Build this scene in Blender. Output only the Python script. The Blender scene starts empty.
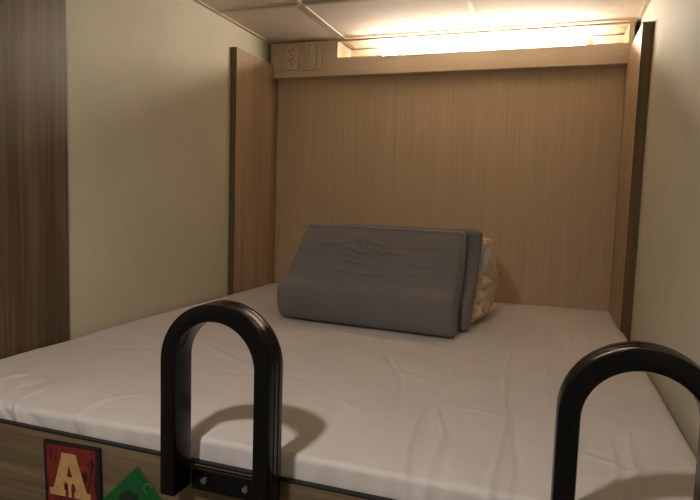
import bpy, bmesh, math, random
import numpy as np
from mathutils import Vector, Matrix, noise

C = bpy.context.scene
COL = C.collection
random.seed(4)

# ------------------------------------------------------------------ camera
W, H, D = 1.834, 1.3175, 1.90          # niche width, mattress-top to ceiling, headboard distance
YAW, PITCH, ROLL, F = 0.33, -0.08892, 0.03191, 573.69
cy, sy, cp, sp = math.cos(YAW), math.sin(YAW), math.cos(PITCH), math.sin(PITCH)
fwd = Vector((-sy*cp, cy*cp, sp)); rt = Vector((cy, sy, 0)); up = rt.cross(fwd)
r2 = rt*math.cos(ROLL) + up*math.sin(ROLL); u2 = -rt*math.sin(ROLL) + up*math.cos(ROLL)
cam = bpy.data.cameras.new('camera'); co = bpy.data.objects.new('camera', cam); COL.objects.link(co)
cam.sensor_fit = 'HORIZONTAL'; cam.sensor_width = 36; cam.lens = F/700*36; cam.clip_start = 0.02
m = Matrix.Identity(4)
for i in range(3):
    m[i][0], m[i][1], m[i][2] = r2[i], u2[i], -fwd[i]
m[0][3], m[1][3], m[2][3] = 1.4964, -1.0437, 0.4874
co.matrix_world = m
C.camera = co

# ------------------------------------------------------------------ world, lights, exposure
w = bpy.data.worlds.new('world'); C.world = w; w.use_nodes = True
w.node_tree.nodes['Background'].inputs[0].default_value = (1.0, 0.93, 0.84, 1)
w.node_tree.nodes['Background'].inputs[1].default_value = 0.20
LAMP = (.93, -1.0, 1.272)              # ceiling lamp of the room in front of the bunk
LAMP_POWER = 15.0
LAMP_COL = (1.0, 0.95, 0.91)
TUBE = 200.0                             # strip light over the headboard
TUBE_COL = (1.0, 0.89, 0.76)
la = bpy.data.lights.new('room_lamp_light', 'AREA'); la.shape = 'DISK'; la.size = 0.10
la.energy = LAMP_POWER; la.color = LAMP_COL
lo = bpy.data.objects.new('room_lamp_light', la); COL.objects.link(lo); lo.location = LAMP
v = C.view_settings
v.view_transform = 'Standard'; v.look = 'None'; v.gamma = 1; v.use_curve_mapping = False
v.exposure = 0.0

# ------------------------------------------------------------------ materials
def s2l(c):
    return tuple(((x/255)/12.92 if x/255 <= .04045 else ((x/255+.055)/1.055)**2.4) for x in c) + (1,)

def base_mat(name, rough=0.6, spec=0.5):
    m = bpy.data.materials.new(name); m.use_nodes = True
    b = m.node_tree.nodes['Principled BSDF']
    b.inputs['Roughness'].default_value = rough
    b.inputs['Specular IOR Level'].default_value = spec
    return m, m.node_tree, b

def coords(nt, scale, rot=(0, 0, 0)):
    tc = nt.nodes.new('ShaderNodeTexCoord'); mp = nt.nodes.new('ShaderNodeMapping')
    mp.inputs['Scale'].default_value = scale; mp.inputs['Rotation'].default_value = rot
    nt.links.new(tc.outputs['Object'], mp.inputs['Vector'])
    return mp

def noise_node(nt, mp, scale, detail=4, rough=.6, dist=0):
    n = nt.nodes.new('ShaderNodeTexNoise')
    n.inputs['Scale'].default_value = scale; n.inputs['Detail'].default_value = detail
    n.inputs['Roughness'].default_value = rough; n.inputs['Distortion'].default_value = dist
    nt.links.new(mp.outputs[0], n.inputs['Vector'])
    return n

def ramp(nt, src, stops):
    r = nt.nodes.new('ShaderNodeValToRGB')
    e = r.color_ramp.elements
    e[0].position, e[0].color = stops[0]; e[1].position, e[1].color = stops[-1]
    for p, c in stops[1:-1]:
        k = e.new(p); k.color = c
    nt.links.new(src, r.inputs[0]); return r

def bump(nt, b, src, strength, dist=.002):
    n = nt.nodes.new('ShaderNodeBump'); n.inputs['Strength'].default_value = strength
    n.inputs['Distance'].default_value = dist
    nt.links.new(src, n.inputs['Height']); nt.links.new(n.outputs[0], b.inputs['Normal'])

def wood(name, light, dark, along='Z', fine=60, coarse=9, rough=.5, mixf=.5):
    m, nt, b = base_mat(name, rough, .35)
    def sc(a, l): return (a, a, l) if along == 'Z' else ((l, a, a) if along == 'X' else (a, l, a))
    n1 = noise_node(nt, coords(nt, sc(coarse, .5)), 1, 4, .6, .4)
    n2 = noise_node(nt, coords(nt, sc(fine, 1.6)), 1, 3, .6)
    mx = nt.nodes.new('ShaderNodeMix'); mx.data_type = 'FLOAT'; mx.inputs[0].default_value = mixf
    nt.links.new(n1.outputs[0], mx.inputs[2]); nt.links.new(n2.outputs[0], mx.inputs[3])
    mid = tuple((a+b_)/2 for a, b_ in zip(light, dark))
    r = ramp(nt, mx.outputs[0], [(.36, s2l(dark)), (.5, s2l(mid)), (.63, s2l(light))])
    nt.links.new(r.outputs[0], b.inputs['Base Color'])
    bump(nt, b, n2.outputs[0], .25, .0006)
    return m

def plain(name, col, rough=.6, spec=.5, var=.0, scale=8, bmp=0, bscale=60):
    m, nt, b = base_mat(name, rough, spec)
    if var:
        n = noise_node(nt, coords(nt, (1, 1, 1)), scale, 4)
        lo_ = tuple(max(0, c*(1-var)) for c in col); hi = tuple(min(255, c*(1+var)) for c in col)
        r = ramp(nt, n.outputs[0], [(.3, s2l(lo_)), (.7, s2l(hi))])
        nt.links.new(r.outputs[0], b.inputs['Base Color'])
    else:
        b.inputs['Base Color'].default_value = s2l(col)
    if bmp:
        n = noise_node(nt, coords(nt, (1, 1, 1)), bscale, 3)
        bump(nt, b, n.outputs[0], bmp, .001)
    return m

def fabric(name, col, weave=900, var=.06, bmp=.3, spec=.2, sheen=.2):
    m, nt, b = base_mat(name, .9, spec)
    b.inputs['Sheen Weight'].default_value = sheen
    n = noise_node(nt, coords(nt, (1, 1, 1)), 5, 5)
    lo_ = tuple(c*(1-var) for c in col); hi = tuple(min(255, c*(1+var)) for c in col)
    r = ramp(nt, n.outputs[0], [(.3, s2l(lo_)), (.7, s2l(hi))])
    nt.links.new(r.outputs[0], b.inputs['Base Color'])
    n2 = noise_node(nt, coords(nt, (1, 1, 1)), weave, 2)
    bump(nt, b, n2.outputs[0], bmp, .0005)
    return m

def emit(name, col, strength):
    m, nt, b = base_mat(name)
    b.inputs['Base Color'].default_value = (.8, .8, .8, 1)
    b.inputs['Emission Color'].default_value = (*col, 1); b.inputs['Emission Strength'].default_value = strength
    return m

M = {}
M['wall'] = plain('cream_wall', (202, 196, 174), .75, .3, .02, 3, .1, 180)
M['ceiling'] = plain('ceiling_tile', (222, 208, 192), .9, .2, .02, 20, .25, 220)
M['grid'] = plain('ceiling_grid', (198, 184, 168), .7)
M['floor'] = wood('floor_boards', (120, 100, 80), (90, 72, 55), 'Y')
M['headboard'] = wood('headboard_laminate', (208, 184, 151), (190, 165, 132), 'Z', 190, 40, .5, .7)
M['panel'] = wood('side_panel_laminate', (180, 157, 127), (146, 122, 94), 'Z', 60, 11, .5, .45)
M['paneledge'] = wood('panel_edge_band', (118, 98, 66), (92, 74, 50), 'Z', 60, 11)
M['darkpanel'] = wood('foot_panel_laminate', (114, 96, 72), (68, 55, 39), 'Z', 80, 12, .45, .5)
M['board'] = wood('bed_board_laminate', (130, 110, 82), (88, 72, 52), 'X', 70, 12, .5, .5)
M['box'] = wood('light_box_laminate', (214, 196, 172), (202, 182, 156), 'X', 60, 9, .5, .5)
M['white'] = plain('white_interior', (235, 228, 214), .6)
M['black'] = plain('black_rubber', (5, 4, 4), .22, .22, 0, 8, .15, 90)
M['edge'] = plain('black_edge_trim', (14, 12, 11), .5)
M['steel'] = plain('screw_steel', (170, 170, 172), .3); M['steel'].node_tree.nodes['Principled BSDF'].inputs['Metallic'].default_value = 1
M['sheet'] = fabric('white_sheet', (214, 204, 197), 700, .02, .25)
M['mattress'] = fabric('mattress_cover', (200, 195, 190))
M['grey'] = fabric('grey_pillow_cover', (113, 109, 107), 900, .05, .35)
M['grey2'] = fabric('grey_pillow_cover_worn', (115, 111, 108), 900, .05, .35)
M['duvet'] = fabric('cream_duvet', (216, 198, 170), 500, .06, .3)
M['tag'] = fabric('white_cotton', (240, 236, 224), 500, .03, .3)
M['plate'] = plain('cream_plastic', (212, 190, 158), .4)
M['rocker'] = plain('switch_rocker', (206, 200, 168), .35)
M['dark'] = plain('socket_hole', (128, 102, 80), .6)
M['letter'] = plain('letter_cream', (190, 148, 96), .6, .3, .08, 60)
M['green'] = plain('green_plastic', (8, 84, 34), .5, .4, .10, 30)
M['greenlight'] = plain('green_print', (50, 120, 60), .5)
M['greendark'] = plain('dark_green_print', (6, 40, 20), .5)
def red_mat():
    m, nt, b = base_mat('weathered_red_paint', .55, .3)
    n = noise_node(nt, coords(nt, (30, 30, 14)), 1, 5, .65, 1.2)
    r = ramp(nt, n.outputs[0], [(.38, s2l((44, 18, 16))), (.47, s2l((112, 32, 28))), (.7, s2l((142, 50, 40)))])
    nt.links.new(r.outputs[0], b.inputs['Base Color']); return m
M['red'] = red_mat()
M['tube'] = emit('strip_tube', TUBE_COL, TUBE)
M['lamp'] = emit('lamp_diffuser', LAMP_COL, 3)

# ------------------------------------------------------------------ helpers
def wl(o):
    p = Vector((0, 0, 0))
    while o: p += o.location; o = o.parent
    return p

def link(name, me, mat, parent=None, smooth=False, origin=None):
    """mesh given in world coordinates"""
    o = bpy.data.objects.new(name, me); COL.objects.link(o)
    off = wl(parent) if parent else (Vector(origin) if origin else Vector((0, 0, 0)))
    me.transform(Matrix.Translation(-off))
    if parent: o.parent = parent
    else: o.location = off
    if mat: me.materials.append(mat)
    if smooth:
        me.polygons.foreach_set('use_smooth', [True]*len(me.polygons))
    me.update(); return o

def tomesh(bm, name='m'):
    bmesh.ops.recalc_face_normals(bm, faces=bm.faces)
    me = bpy.data.meshes.new(name); bm.to_mesh(me); bm.free(); return me

def addbox(bm, a, b, bev=0.0, seg=2):
    t = bmesh.new()
    bmesh.ops.create_cube(t, size=1)
    for v_ in t.verts:
        v_.co = Vector([(a[i]+b[i])/2 + v_.co[i]*(b[i]-a[i]) for i in range(3)])
    if bev: bmesh.ops.bevel(t, geom=t.edges[:], offset=bev, segments=seg, affect='EDGES', profile=.5)
    me = bpy.data.meshes.new('t'); t.to_mesh(me); t.free(); bm.from_mesh(me); bpy.data.meshes.remove(me)

def box(name, a, b, mat, parent=None, bev=0.0, origin=None):
    bm = bmesh.new(); addbox(bm, a, b, bev)
    return link(name, tomesh(bm), mat, parent, False, origin)

def thing(name, label, cat, loc=(0, 0, 0), group=None):
    o = bpy.data.objects.new(name, None); COL.objects.link(o); o.location = loc
    o.empty_display_size = .1
    return tag(o, label, cat, group)

def tag(o, label, cat, group=None):
    o['label'] = label; o['category'] = cat
    if group: o['group'] = group
    return o

def struct(o): o['kind'] = 'structure'; return o

def grid_mesh(P, closed_u=False, closed_v=False):
    """P: array nu x nv x 3"""
    nu, nv = P.shape[:2]
    me = bpy.data.meshes.new('g')
    idx = np.arange(nu*nv).reshape(nu, nv)
    U = np.arange(nu if closed_u else nu-1); V = np.arange(nv if closed_v else nv-1)
    f = [(int(idx[i, j]), int(idx[(i+1) % nu, j]), int(idx[(i+1) % nu, (j+1) % nv]), int(idx[i, (j+1) % nv])) for i in U for j in V]
    me.from_pydata(P.reshape(-1, 3).tolist(), [], f); return me

def fix_normals(me):
    bm = bmesh.new(); bm.from_mesh(me); bmesh.ops.recalc_face_normals(bm, faces=bm.faces); bm.to_mesh(me); bm.free(); return me

def catmull(pts, n):
    pts = [Vector(p) for p in pts]; out = []
    N = len(pts)
    for i in range(N):
        p0, p1, p2, p3 = pts[i-1], pts[i], pts[(i+1) % N], pts[(i+2) % N]
        for k in range(n):
            t = k/n
            out.append(.5*((2*p1)+(p2-p0)*t+(2*p0-5*p1+4*p2-p3)*t*t+(3*p1-p0-3*p2+p3)*t**3))
    return out

def nz(p, s, seed=0):
    return noise.noise(Vector((p[0]*s+seed, p[1]*s-seed*.7, p[2]*s+seed*1.3)))

def ax0(pts): return pts[0][0]+pts[0][1]

def seg_ridge(X, Y, pts, width, amp):
    """soft ridge along a polyline"""
    out = np.zeros_like(X)
    X = X + .006*np.sin(Y*9+ax0(pts)*50) + .0012*np.sin(Y*27+X*20)
    Y = Y + .006*np.sin(X*12+ax0(pts)*70)
    nseg = len(pts)-1
    for q, ((ax, ay), (bx_, by_)) in enumerate(zip(pts[:-1], pts[1:])):
        dx, dy = bx_-ax, by_-ay; L2 = dx*dx+dy*dy
        t = np.clip(((X-ax)*dx+(Y-ay)*dy)/L2, 0, 1)
        d = np.hypot(X-ax-t*dx, Y-ay-t*dy)
        g = (q+t)/nseg
        fade = np.clip(np.minimum(g*3.5, (1-g)*3.5 if by_ > -.04 else 1), 0, 1)
        out = np.maximum(out, fade*np.exp(-(d/(width*(.8+.5*g)))**2))
    return out*amp

# ------------------------------------------------------------------ the setting
ZF = -1.45
YB = 2.08
YF = -1.9
struct(box('floor', (-.05, YF, ZF-.05), (W+.05, YB+.05, ZF), M['floor']))
struct(box('wall_left', (-.06, YF, ZF), (0, YB, H+.05), M['wall']))
struct(box('wall_right', (W, YF, ZF), (W+.06, YB, H+.05), M['wall']))
struct(box('wall_back', (0, YB, ZF), (W, YB+.06, H+.05), M['wall']))
ceil = struct(box('ceiling', (0, YF, H+.003), (W, YB, H+.05), M['ceiling']))
bm = bmesh.new()
gx = [.432, 1.132]; gy = [1.317, .617, -.083, -.783, -1.483]
for x in gx: addbox(bm, (x-.011, YF, H-.0005), (x+.011, YB, H+.004))
for y in gy: addbox(bm, (0, y-.011, H-.0007), (W, y+.011, H+.004))
addbox(bm, (0, YF, H-.003), (.018, YB, H+.004)); addbox(bm, (W-.018, YF, H-.003), (W, YB, H+.004))
link('ceiling_grid', tomesh(bm), M['grid'], ceil)

# ------------------------------------------------------------------ light over the headboard
XA, XB = .014, W-.022
BY, BZ = 1.842, 1.131
lb = thing('light_box', 'long pale wooden light box above the headboard, strip light glowing in its slot', 'light', (W/2, BY, BZ))
SX0, SX1, SZ0, SZ1 = .405, 1.789, 1.222, 1.3035
bm = bmesh.new(); T = .014
addbox(bm, (XA, BY, BZ), (SX0, BY+T, H-.004)); addbox(bm, (SX1, BY, BZ), (XB, BY+T, H-.004))
addbox(bm, (SX0, BY, BZ), (SX1, BY+T, SZ0)); addbox(bm, (SX0, BY, SZ1), (SX1, BY+T, H-.004))
link('front_panel', tomesh(bm), M['box'], lb)
box('bottom_panel', (XA, BY+T, BZ), (XB, YB-.005, BZ+.014), M['box'], lb)
for x in (XA, XB-.014):
    box('end_panel', (x, BY+T, BZ+.014), (x+.014, YB-.005, H-.004), M['edge'], lb)
bm = bmesh.new()
addbox(bm, (SX0-.012, BY+T, SZ0-.02), (SX0, YB-.03, H-.006)); addbox(bm, (SX1, BY+T, SZ0-.02), (SX1+.012, YB-.03, H-.006))
addbox(bm, (SX0-.012, YB-.03, SZ0-.02), (SX1+.012, YB-.02, H-.006)); addbox(bm, (SX0-.012, BY+T, SZ0-.02), (SX1+.012, YB-.03, SZ0-.008))
link('reflector', tomesh(bm), M['box'], lb)
box('tube_holder', (.58, 1.925, SZ0-.008), (1.66, 1.965, SZ0+.012), M['white'], lb, .003)
bm = bmesh.new()
r = bmesh.ops.create_cone(bm, cap_ends=True, segments=20, radius1=.013, radius2=.013, depth=1.00)
bmesh.ops.rotate(bm, verts=bm.verts, matrix=Matrix.Rotation(math.pi/2, 3, 'Y'))
bmesh.ops.translate(bm, verts=bm.verts, vec=(1.12, 1.945, SZ0+.032))
link('light_tube', tomesh(bm), M['tube'], lb, True)
for s in (-1, 1):
    box('tube_socket', (1.12+s*.514-.015, 1.928, SZ0+.010), (1.12+s*.514+.015, 1.962, SZ0+.05), M['white'], lb, .003)

# socket and switch on the box front
so = thing('power_socket', 'cream double power socket at the left end of the light box', 'socket', (.143, BY, 1.236))
box('socket_plate', (.102, BY-.009, 1.168), (.184, BY-.0002, 1.304), M['plate'], so, .003)
bm = bmesh.new()
for zc in (1.262, 1.212):
    for dx, dz in ((-.011, .006), (.009, .012), (.0, -.014)):
        addbox(bm, (.143+dx-.0035, BY-.0105, zc+dz-.006), (.143+dx+.0035, BY-.0088, zc+dz+.006), .001, 1)
link('socket_hole', tomesh(bm), M['dark'], so)
sw = thing('light_switch', 'cream light switch with one tall rocker beside the power socket', 'switch', (.268, BY, 1.234))
bm = bmesh.new()
x0, x1, z0, z1 = .226, .311, 1.162, 1.306
a, b_, c_, d_ = .245, .291, 1.176, 1.296
addbox(bm, (x0, BY-.010, z0), (a, BY-.0002, z1), .002); addbox(bm, (b_, BY-.010, z0), (x1, BY-.0002, z1), .002)
addbox(bm, (a-.003, BY-.010, z0), (b_+.003, BY-.0002, c_), .002); addbox(bm, (a-.003, BY-.010, d_), (b_+.003, BY-.0002, z1), .002)
addbox(bm, (a-.003, BY-.003, c_-.003), (b_+.003, BY-.0002, d_+.003))
link('switch_plate', tomesh(bm), M['plate'], sw)
bm = bmesh.new(); addbox(bm, (a+.002, BY-.015, c_+.002), (b_-.006, BY-.004, d_-.002), .002)
for v_ in bm.verts:
    if v_.co.z > 1.236 and v_.co.y < BY-.01: v_.co.y += .006
link('rocker', tomesh(bm), M['rocker'], sw)

# ------------------------------------------------------------------ wall panels
ZM = -.115                                # underside of the mattress = top of the platform
hb = tag(box('headboard', (.034, 1.90, ZM+.001), (W-.034, 1.918, BZ-.0005), M['headboard'], None, 0, (W/2, 1.9, ZM)),
         'wide light brown wooden headboard behind the pillows, below the light box', 'headboard')
def side_panel(x0, x1, y0, y1, z0, z1, lab, edge_side):
    t = thing('wall_panel', lab, 'panel', ((x0+x1)/2, (y0+y1)/2, z0))
    bm = bmesh.new(); addbox(bm, (x0, y0+.0012, z0), (x1, BY-.0015, z1)); addbox(bm, (x0, BY-.0015, z0), (x1, y1, BZ-.001))
    link('board', tomesh(bm), M['panel'], t)
    e = box('edge_band', (x0+.0005, y0, z0), (x1-.0005, y0+.0012, z1), M['paneledge'], t)
    return t
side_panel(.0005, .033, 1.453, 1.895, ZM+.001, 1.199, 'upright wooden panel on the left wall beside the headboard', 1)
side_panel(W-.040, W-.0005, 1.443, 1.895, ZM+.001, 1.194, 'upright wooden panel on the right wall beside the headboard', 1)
t = thing('wall_panel', 'dark brown wooden panel on the left wall at the foot of the bed, reaching the ceiling', 'panel', (.006, -.1, ZM))
box('board', (.0005, -.75, ZM+.001), (.013, .430, H-.0045), M['darkpanel'], t, .0008)
box('edge_band', (.0005, .430, ZM+.001), (.0125, .4325, H-.0045), M['edge'], t)

# ------------------------------------------------------------------ bunk
bk = thing('bunk_bed', 'built-in bunk base with a grey-brown wooden front board and black top edge', 'bed', (W/2, -.1, ZF))
bd = box('front_board', (.0005, -.100, -.45), (W-.0005, -.088, -.0468), M['board'], bk, .001)
box('edge_trim', (.0005, -.1003, -.0468), (W-.0005, -.087, -.0425), M['edge'], bk, .001)
box('platform', (.0005, -.088, -.155), (W-.0005, 1.899, ZM), M['board'], bk)
for x in (.0005, W-.0605):
    box('post', (x, -.088, ZF), (x+.06, -.028, -.155), M['board'], bk)

mt = tag(box('mattress', (.03, -.060, ZM), (W-.03, 1.885, -.018), M['mattress'], None, .012, (W/2, 1, ZM)),
         'wide flat mattress under the white sheet, filling the bunk', 'mattress')

# sheet: swept along the section in y/z, displaced along the normal
CREASES = [
 ([(1.229,.310),(1.262,.076),(1.288,-.12)], .011, .006), ([(1.262,.31),(1.31,.12),(1.325,-.12)], .010, .005),
 ([(1.374,1.437),(1.427,.265),(1.437,-.12)], .010, .0055), ([(1.456,.40),(1.467,-.12)], .010, .005),
 ([(1.285,.298),(1.348,.304),(1.425,.290)], .012, .005), ([(1.279,.439),(1.345,.542),(1.394,.604)], .02, .004),
 ([(1.546,1.527),(1.568,.878)], .010, .004), ([(1.60,1.50),(1.63,.80)], .012, .003),
 ([(1.642,.297),(1.637,-.08)], .009, .005), ([(1.686,.346),(1.679,-.05)], .009, .005),
 ([(.46,-.13),(.379,-.099),(.344,-.042),(.36,.05)], .010, .006), ([(.40,-.14),(.32,-.08),(.29,.0),(.32,.07)], .010, .006), ([(.19,0),(.23,.1)], .010, .006),
 ([(.565,-.113),(.532,-.051),(.531,.005),(.57,.06)], .010, .006), ([(.47,.04),(.563,.034),(.624,.084)], .012, .003),
 ([(.27,.142),(.362,.227),(.513,.206)], .016, .004), ([(.857,.655),(1.092,.526),(1.25,.452)], .018, .005),
 ([(.455,.528),(.708,.40)], .020, .006), ([(1.01,.258),(1.17,.152)], .015, .004),
 ([(.987,.788),(1.141,.448),(1.211,.17)], .018, .005), ([(1.313,1.649),(1.571,1.586)], .018, .005),
 ([(1.497,.965),(1.532,.311)], .013, .004), ([(.30,.9),(.55,.75),(.8,.72)], .025, .005), ([(.12,.3),(.3,.42),(.5,.45)], .02, .004),
 ([(1.15,.75),(1.35,.80),(1.6,.74)], .02, .004), ([(.1,1.2),(.25,1.05),(.4,1.0)], .02, .005), ([(1.55,.16),(1.66,.10),(1.80,.14)], .012, .004),
 ([(.62,.30),(.80,.36),(.95,.33)], .016, .004), ([(.70,.95),(.95,.86),(1.2,.90)], .02, .004),
]
def sheet():
    X0, X1, Y0, Y1 = .012, W-.012, -.082, 1.897
    Rr = .011; zb = -.085
    ny = 560
    sec = []
    L1 = Y1-(Y0+Rr); L2 = Rr*math.pi/2; L3 = -zb-Rr
    for s in np.linspace(0, L1+L2+L3, ny):
        if s < L1: sec.append((Y1-s, 0, 0, 1))
        elif s < L1+L2:
            a = (s-L1)/Rr; sec.append((Y0+Rr-Rr*math.sin(a), -Rr+Rr*math.cos(a), -math.sin(a), math.cos(a)))
        else: sec.append((Y0, -Rr-(s-L1-L2), -1, 0))
    sec = np.array(sec)
    nx = 560
    xs = X0+(X1-X0)*(np.linspace(0, 1, nx)); 
    X, _ = np.meshgrid(xs, np.arange(ny), indexing='ij')
    Y = np.tile(sec[:, 0], (nx, 1)); Z = np.tile(sec[:, 1], (nx, 1)); NY = np.tile(sec[:, 2], (nx, 1)); NZ = np.tile(sec[:, 3], (nx, 1))
    Yp = np.where(NZ < 1, Y+Z*.6, Y)                       # unrolled y for crease lookup
    disp = np.zeros_like(X)
    for k, (pts, wd, am) in enumerate(CREASES):
        r_ = seg_ridge(X, Yp, pts, wd*.62, am)
        sgn = -1 if k % 4 == 3 else 1
        disp += sgn*r_*.62
        pts2 = [(a+wd*1.6, b+wd*.9) for a, b in pts]
        disp -= seg_ridge(X, Yp, pts2, wd*.9, am*.34)
    for i in range(nx):
        for j in range(ny):
            p = (X[i, j], Yp[i, j], 0)
            n = nz(p, 3.2, 2)*.004 + nz((p[0]*1.0, p[1]*.6, 0), 11, 5)*.0018 + abs(nz((p[0], p[1]*.5, 0), 16, 9))*.0022
            n += nz((p[0]*.8, p[1], 0), 34, 3)*.0007 + (1-abs(nz((p[0]+p[1]*.25, p[1]*.30, 0), 7, 12))*2.2)**3*.0022*max(0, nz(p, 2.1, 30)+.25)
            disp[i, j] += n
    # hem and front face: gathers, slightly uneven lower edge
    fr = np.clip((-Z)/.045, 0, 1)
    disp += fr*(.0022*np.sin(X*41+np.sin(X*13)*2)+.0015*np.sin(X*97+1))
    disp = np.where(fr > 0, np.clip(disp, -.004, .008), disp)
    low = fr**3
    # side edges roll down against the walls
    dx = np.minimum(X-X0, X1-X)
    side = np.clip(1-dx/.045, 0, 1)
    drop = -.055*(1-np.sqrt(np.clip(1-side**2, 0, 1)))*(NZ)
    corner = np.clip(1-(X-.1)/.85, 0, 1)*np.clip(1-(Yp+.1)/.14, 0, 1)**1.7
    back = np.clip((Y-1.86)/.037, 0, 1)
    Zo = Z+disp*NZ+drop-.024*corner*(1-fr*.6)-.02*back*back
    Yo = Y+disp*NY+.0*low
    Yo = np.where(Z < -.036, np.maximum(Yo, -.0855), Yo)
    P = np.stack([X, Yo, Zo], -1)
    me = grid_mesh(P)
    return me
me = fix_normals(sheet())
if me.polygons[0].normal.z < 0: me.flip_normals()
sh = link('fitted_sheet', me, M['sheet'], None, True, (W/2, 1, 0))
so_ = sh.modifiers.new('thick', 'SOLIDIFY'); so_.thickness = .0015; so_.offset = -1
tag(sh, 'creased white fitted sheet spread over the whole mattress', 'sheet')

# ------------------------------------------------------------------ pillows
ANG = -.085
U = Vector((math.cos(ANG), math.sin(ANG), 0)); Vv = Vector((-math.sin(ANG), math.cos(ANG), 0))
O = Vector((.442, 1.062, .008))
def pillow(name, prof, u0, u1, label, mat, shear, wrinkles, group):
    ring = catmull([(a, b, 0) for a, b in prof], 20)
    n = len(ring); cx_ = sum(p.x for p in ring)/n; cz_ = sum(p.y for p in ring)/n
    us = []
    Lu = u1-u0; E = .022
    for t_ in np.linspace(0, 1, 9): us.append((u0+E*(1-math.cos(t_*math.pi/2)), math.sin(t_*math.pi/2)))
    for t_ in np.linspace(0, 1, 170)[1:-1]: us.append((u0+E+(Lu-2*E)*t_, 1))
    for t_ in np.linspace(1, 0, 9): us.append((u1-E*(1-math.cos(t_*math.pi/2)), math.sin(t_*math.pi/2)))
    rows = []
    for u, s in us:
        inset = E*(1-s)
        row = []
        for k, p in enumerate(ring):
            a, b = ring[k-1], ring[(k+1) % n]
            tx, ty = b.x-a.x, b.y-a.y; ln = math.hypot(tx, ty) or 1
            nx_, ny_ = ty/ln, -tx/ln
            if (p.x-cx_)*nx_+(p.y-cz_)*ny_ < 0 and False: nx_, ny_ = -nx_, -ny_
            d = -inset*NS
            un_ = (u-u0)/Lu
            d2 = wrinkles(un_, p.x, p.y)*s
            px_ = p.x+nx_*(d+d2*NS) ; pz_ = max(0.0, p.y+ny_*(d+d2*NS))
            row.append(O+U*(u+(shear[0]*(1-un_)+shear[1]*un_)*p.y)+Vv*px_+Vector((0, 0, pz_)))
        rows.append([tuple(q) for q in row])
    P = np.array(rows)
    me = grid_mesh(P, False, True)
    N = len(rows)
    # end faces
    bm = bmesh.new(); bm.from_mesh(me); bm.verts.ensure_lookup_table()
    for r_ in (0, N-1):
        vs = [bm.verts[r_*n+k] for k in range(n)]
        bm.faces.new(vs)
    bmesh.ops.triangulate(bm, faces=[f for f in bm.faces if len(f.verts) > 4])
    me = tomesh(bm)
    o = link(name, me, mat, None, True, O+U*((u0+u1)/2)+Vv*.1)
    tag(o, label, 'pillow', group)
    return o
def orient(prof):
    s = sum(prof[i-1][0]*prof[i][1]-prof[i][0]*prof[i-1][1] for i in range(len(prof)))
    return 1 if s > 0 else -1
P1 = [(-.028,0),(-.050,.014),(-.058,.045),(-.056,.090),(-.036,.130),(.028,.165),(.110,.233),(.180,.298),(.238,.345),(.254,.361),(.292,.363),(.300,.345),(.245,.262),(.175,.180),(.095,.115),(.045,.065),(.028,.012),(.010,0)]
P2 = [(.090,0),(.082,.030),(.108,.090),(.190,.172),(.255,.254),(.300,.333),(.300,.352),(.312,.366),(.338,.369),(.360,.350),(.345,.290),(.290,.200),(.235,.120),(.190,.050),(.165,.010),(.130,0)]
NS = orient(P1)
WR = [((.30,.235),(.42,.222),(.52,.228),.0050), ((.33,.285),(.42,.262),(.50,.268),.0045), ((.28,.20),(.45,.186),(.62,.195),.0035),
      ((.40,.325),(.47,.302),(.56,.296),.0050), ((.36,.33),(.40,.305),(.42,.290),.0050), ((.45,.285),(.55,.27),(.70,.268),.0035),
      ((.66,.235),(.80,.228),(.92,.236),.0030), ((.70,.20),(.82,.196),(.94,.204),.0030), ((.55,.155),(.6,.135),(.66,.15),.0035),
      ((.28,.26),(.36,.25),(.44,.245),.0035), ((.62,.30),(.75,.29),(.9,.30),.0030), ((.1,.30),(.2,.29),(.33,.30),.0020)]
def wr1(u, a, z):
    if a > .27 or z < .09: return 0
    d = 0
    for p, q, r_, am in WR:
        for s_, e_ in ((p, q), (q, r_)):
            t_ = min(1, max(0, (u-s_[0])/(e_[0]-s_[0])))
            zz = s_[1]+(e_[1]-s_[1])*t_
            du = (u-s_[0]-(e_[0]-s_[0])*t_)*.72
            dist2 = ((z-zz)**2+du*du*.3)
            fd = (t_ if s_ is p else 1-t_); fd = min(1, .15+1.6*fd)
            zz += .003*math.sin(u*60+am*9000)
            d = max(d, fd*am*1.3*math.exp(-dist2/(.0050**2)))
    return d+nz((u*3, z*6, 0), 1.6, 3)*.003
GP = None
p1 = pillow('contour_pillow', P1, .058, .775, 'grey contour pillow in front, its creased wavy face turned to the foot of the bed', M['grey'], (-.11, -.13), wr1, GP)
p2 = pillow('contour_pillow', P2, .060, .792, 'grey contour pillow standing behind the front one, seen as a strip along its right side', M['grey2'], (.06, -.03), lambda u, a, z: nz((u*3, a*9, z*9), 1.6, 7)*.004, GP)

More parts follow.
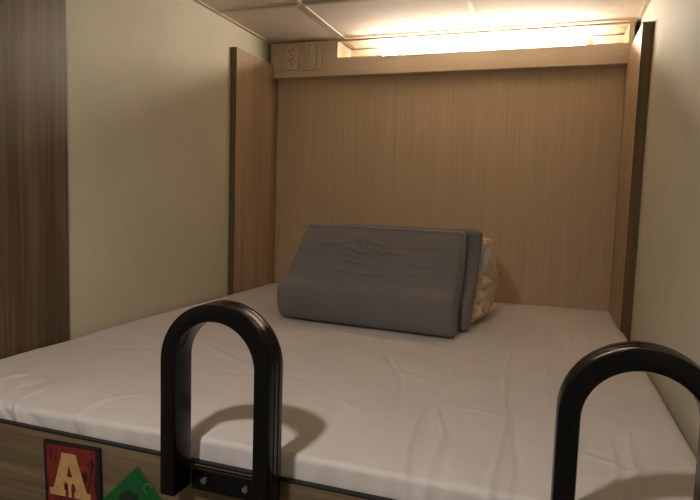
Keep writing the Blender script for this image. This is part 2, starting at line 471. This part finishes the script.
# ------------------------------------------------------------------ rolled duvet behind the pillows
def duvet():
    prof = [(.225,0),(.225,.03),(.285,.115),(.345,.205),(.385,.285),(.42,.315),(.50,.325),(.57,.30),(.61,.22),(.62,.12),(.60,.03),(.56,0)]
    ring = catmull([(a, b, 0) for a, b in prof], 16)
    n = len(ring); cx_, cz_ = .44, .14
    rows = []; N = 140
    for i in range(N+1):
        t_ = i/N
        u = .10+.70*t_
        e = min(t_, 1-t_)/.045
        s = math.sin(min(1, e)*math.pi/2)**.5 if e > 0 else .0
        s = .12+.88*s
        row = []
        for p in ring:
            x, z = cx_+(p.x-cx_)*s, cz_+(p.y-cz_)*s
            # horizontal folded layers + crumple
            lay = abs(math.sin((z+.010*math.sin(u*30)+.02*math.sin(x*17))*80))**.6*.012
            cr = nz((u, x, z), 14, 2)*.018+nz((u, x, z), 32, 6)*.012
            dx_, dz_ = p.x-cx_, p.y-cz_; ln = math.hypot(dx_, dz_)
            off = (lay-.010+cr)*(1 if s > .5 else 1.0)
            uu = u+(.040*abs(math.sin(z*46+x*10+.5*math.sin(x*40)))**.5-.012+nz((x, z, 0), 20, 4)*.018+nz((x, z*2, 0), 50, 4)*.006)*(1 if t_ > .5 else -1)*max(0, 1-e*.5)
            front = 1 if p.x > .40 else .3
            row.append(O+U*(uu-.006)+Vv*(x+dx_/ln*off*front)+Vector((0, 0, max(.001, z+dz_/ln*off*front))))
        rows.append([tuple(q) for q in row])
    P = np.array(rows)
    me = grid_mesh(P, False, True)
    bm = bmesh.new(); bm.from_mesh(me); bm.verts.ensure_lookup_table()
    for r_ in (0, N):
        vs = [bm.verts[r_*n+k] for k in range(n)]
        bm.faces.new(vs)
    bmesh.ops.triangulate(bm, faces=[f for f in bm.faces if len(f.verts) > 4])
    return tomesh(bm)
dv = link('duvet', duvet(), M['duvet'], None, True, O+U*.45+Vv*.44)
tag(dv, 'crumpled cream duvet folded up between the grey pillows and the headboard', 'duvet')
# the white corner sticking out at the top
bm = bmesh.new()
g = []
for i in range(7):
    for j in range(9):
        a, b = i/6, j/8
        p = O+U*(.775+.035*a+.022*b)+Vv*(.335-.03*a+.004*math.sin(b*9))+Vector((0, 0, .225+.085*b+.006*math.sin(a*6)))
        g.append(bm.verts.new(p))
for i in range(6):
    for j in range(8):
        bm.faces.new((g[i*9+j], g[(i+1)*9+j], g[(i+1)*9+j+1], g[i*9+j+1]))
bmesh.ops.solidify(bm, geom=bm.faces[:], thickness=.012)
cn = link('duvet_corner', tomesh(bm), M['tag'], dv, True); cn['label'] = 'white corner'

# ------------------------------------------------------------------ ladder handles
def handle_mesh(cx_, ytop=.2927, zbot=-.0790, hw=.1135, th=.0325, y0=-.1725, y1=-.1147):
    # section: a = radial (0 outer .. th inner), y depth; outer side has two grooves
    dp = y1-y0; c = .005
    sec = [(c, y0), (.0015, y0+.0015), (0, y0+c), (0, y0+dp*.30), (.002, y0+dp*.33), (.002, y0+dp*.37), (0, y0+dp*.40),
           (0, y0+dp*.60), (.002, y0+dp*.63), (.002, y0+dp*.67), (0, y0+dp*.70), (0, y1-c), (.0015, y1-.0015), (c, y1),
           (th-c, y1), (th-.0015, y1-.0015), (th, y1-c), (th, y0+c), (th-.0015, y0+.0015), (th-c, y0)]
    zc = ytop-hw
    path = []
    for z in np.linspace(zbot, zc, 14)[:-1]: path.append((cx_-hw, z, 1, 0))
    for k in range(49):
        a = math.pi-math.pi*k/48
        path.append((cx_+hw*math.cos(a), zc+hw*math.sin(a), -math.cos(a), -math.sin(a)))
    for z in np.linspace(zc, zbot, 14)[1:]: path.append((cx_+hw, z, -1, 0))
    bm = bmesh.new(); rings = []
    for (x, z, ix, iz) in path:
        rings.append([bm.verts.new((x+ix*a, y, z+iz*a)) for a, y in sec])
    n = len(sec)
    for A, B in zip(rings[:-1], rings[1:]):
        for k in range(n):
            bm.faces.new((A[k], A[(k+1) % n], B[(k+1) % n], B[k]))
    bm.faces.new(rings[0]); bm.faces.new(rings[-1][::-1])
    me = tomesh(bm)
    return me
def grab_handle(cx_, label):
    t = thing('grab_handle', label, 'handle', (cx_, -.1436, -.0861), 'black grab handles on the bunk front board')
    h = link('hoop', handle_mesh(cx_), M['black'], t, True)
    e = h.modifiers.new('es', 'EDGE_SPLIT'); e.split_angle = math.radians(32)
    cb = box('crossbar', (cx_-.0805, -.1185, -.0888), (cx_+.0805, -.1006, -.0480), M['black'], t, .003)
    for dx in (-.0497, .0407):
        bm = bmesh.new()
        bmesh.ops.create_cone(bm, cap_ends=True, segments=20, radius1=.0075, radius2=.0055, depth=.005)
        bmesh.ops.rotate(bm, verts=bm.verts, matrix=Matrix.Rotation(math.pi/2, 3, 'X'))
        bmesh.ops.translate(bm, verts=bm.verts, vec=(cx_+dx, -.1207, -.0662))
        addbox(bm, (cx_+dx-.004, -.1245, -.0670), (cx_+dx+.004, -.1225, -.0654)); addbox(bm, (cx_+dx-.0008, -.1245, -.0702), (cx_+dx+.0008, -.1225, -.0622))
        s = link('screw', tomesh(bm), M['steel'], cb); s['label'] = 'silver screw'
    return t
grab_handle(.9453, 'black hooped grab handle left of the other, beside the green sign')
grab_handle(1.6393, 'black hooped grab handle at the right wall, cut by the picture edge')

# ------------------------------------------------------------------ signs on the front board
sg = thing('letter_sign', 'red sign with a cream letter A in a black frame on the front board', 'sign', (.5577, -.1, -.231))
fx0, fx1, fz1 = .484, .637, -.0575; fz0 = fz1-.177; FY = -.1003
bm = bmesh.new()
for a, b in (((fx0, fz0), (fx0+.005, fz1)), ((fx1-.011, fz0), (fx1, fz1)), ((fx0+.005, fz1-.005), (fx1-.011, fz1)), ((fx0+.005, fz0), (fx1-.011, fz0+.005))):
    addbox(bm, (a[0], FY-.008, a[1]), (b[0], FY, b[1]), .001, 1)
link('frame', tomesh(bm), M['edge'], sg)
box('plate', (fx0+.005, FY-.0055, fz0+.005), (fx1-.011, FY, fz1-.005), M['red'], sg)
sg.rotation_euler.y = -.035
def flat_curve(name, loops, y, mat, parent, depth=.0012):
    cu = bpy.data.curves.new(name, 'CURVE'); cu.dimensions = '2D'; cu.fill_mode = 'BOTH'; cu.extrude = depth/2
    for L_ in loops:
        sp_ = cu.splines.new('POLY'); sp_.points.add(len(L_)-1); sp_.use_cyclic_u = True
        for k, p in enumerate(L_): sp_.points[k].co = (p[0], p[1], 0, 1)
    tmp = bpy.data.objects.new('tmp', cu)
    me = bpy.data.meshes.new_from_object(tmp)
    bpy.data.objects.remove(tmp); bpy.data.curves.remove(cu)
    me.transform(Matrix.Translation((0, y, 0)) @ Matrix.Rotation(math.pi/2, 4, 'X'))
    return link(name, me, mat, parent)
ax, az, hh, ww = .5531, -.1778, .0976, .056   # base centre, base z, height, half width
S = lambda x, z: (ax+x*ww, az+z*hh)
outer = [S(-1,0),S(-1,.15),S(-.80,.17),S(-.40,.86),S(-.34,1),S(.34,1),S(.40,.86),S(.80,.17),S(1,.15),S(1,0),S(.22,0),S(.22,.14),S(.30,.16),S(.26,.30),S(.14,.34),S(.08,.28),S(.08,0),S(-.08,0),S(-.08,.28),S(-.14,.34),S(-.26,.30),S(-.30,.16),S(-.22,.14),S(-.22,0)]
inner = [S(-.15,.46),S(0,.74),S(.15,.46)]
flat_curve('letter', [outer, inner], FY-.0064, M['letter'], sg)

gs = thing('green_sign', 'green diamond-shaped sign on the front board beside the letter sign', 'sign', (.724, -.1, -.2588))
gcx, gcz = .724, -.1684
bm = bmesh.new()
addbox(bm, (-.0639, -.005, -.0639), (.0639, 0, .0639), .0015, 2)
bmesh.ops.rotate(bm, verts=bm.verts, matrix=Matrix.Rotation(math.pi/4, 3, 'Y'))
bmesh.ops.translate(bm, verts=bm.verts, vec=(gcx, FY, gcz))
link('plate', tomesh(bm), M['green'], gs)
def ringpts(cx_, cz_, r_, n, a0=0, a1=2*math.pi, rx=1):
    return [(cx_+rx*r_*math.cos(a0+(a1-a0)*k/n), cz_+r_*math.sin(a0+(a1-a0)*k/n)) for k in range(n+1)]
arc = ringpts(gcx+.030, gcz+.050, .012, 16, .2, 4.6)+ringpts(gcx+.030, gcz+.050, .0085, 16, 4.6, .2)
flat_curve('printed_mark', [arc], FY-.0056, M['greenlight'], gs, .0008)
flat_curve('printed_mark', [[(gcx-.045, gcz+.02), (gcx-.02, gcz+.038), (gcx+.006, gcz+.03), (gcx+.002, gcz+.008), (gcx-.03, gcz-.02)]], FY-.0056, M['greendark'], gs, .0008)

# ------------------------------------------------------------------ ceiling lamp of the room in front of the bunk
cl = thing('ceiling_lamp', 'small round ceiling lamp over the aisle in front of the bunk', 'lamp', (LAMP[0], LAMP[1], H))
bm = bmesh.new(); bmesh.ops.create_cone(bm, cap_ends=True, segments=32, radius1=.075, radius2=.085, depth=.036)
bmesh.ops.translate(bm, verts=bm.verts, vec=(LAMP[0], LAMP[1], H-.0205)); link('housing', tomesh(bm), M['plate'], cl)
bm = bmesh.new(); bmesh.ops.create_cone(bm, cap_ends=True, segments=32, radius1=.062, radius2=.066, depth=.004)
bmesh.ops.translate(bm, verts=bm.verts, vec=(LAMP[0], LAMP[1], H-.0405)); link('diffuser', tomesh(bm), M['lamp'], cl)
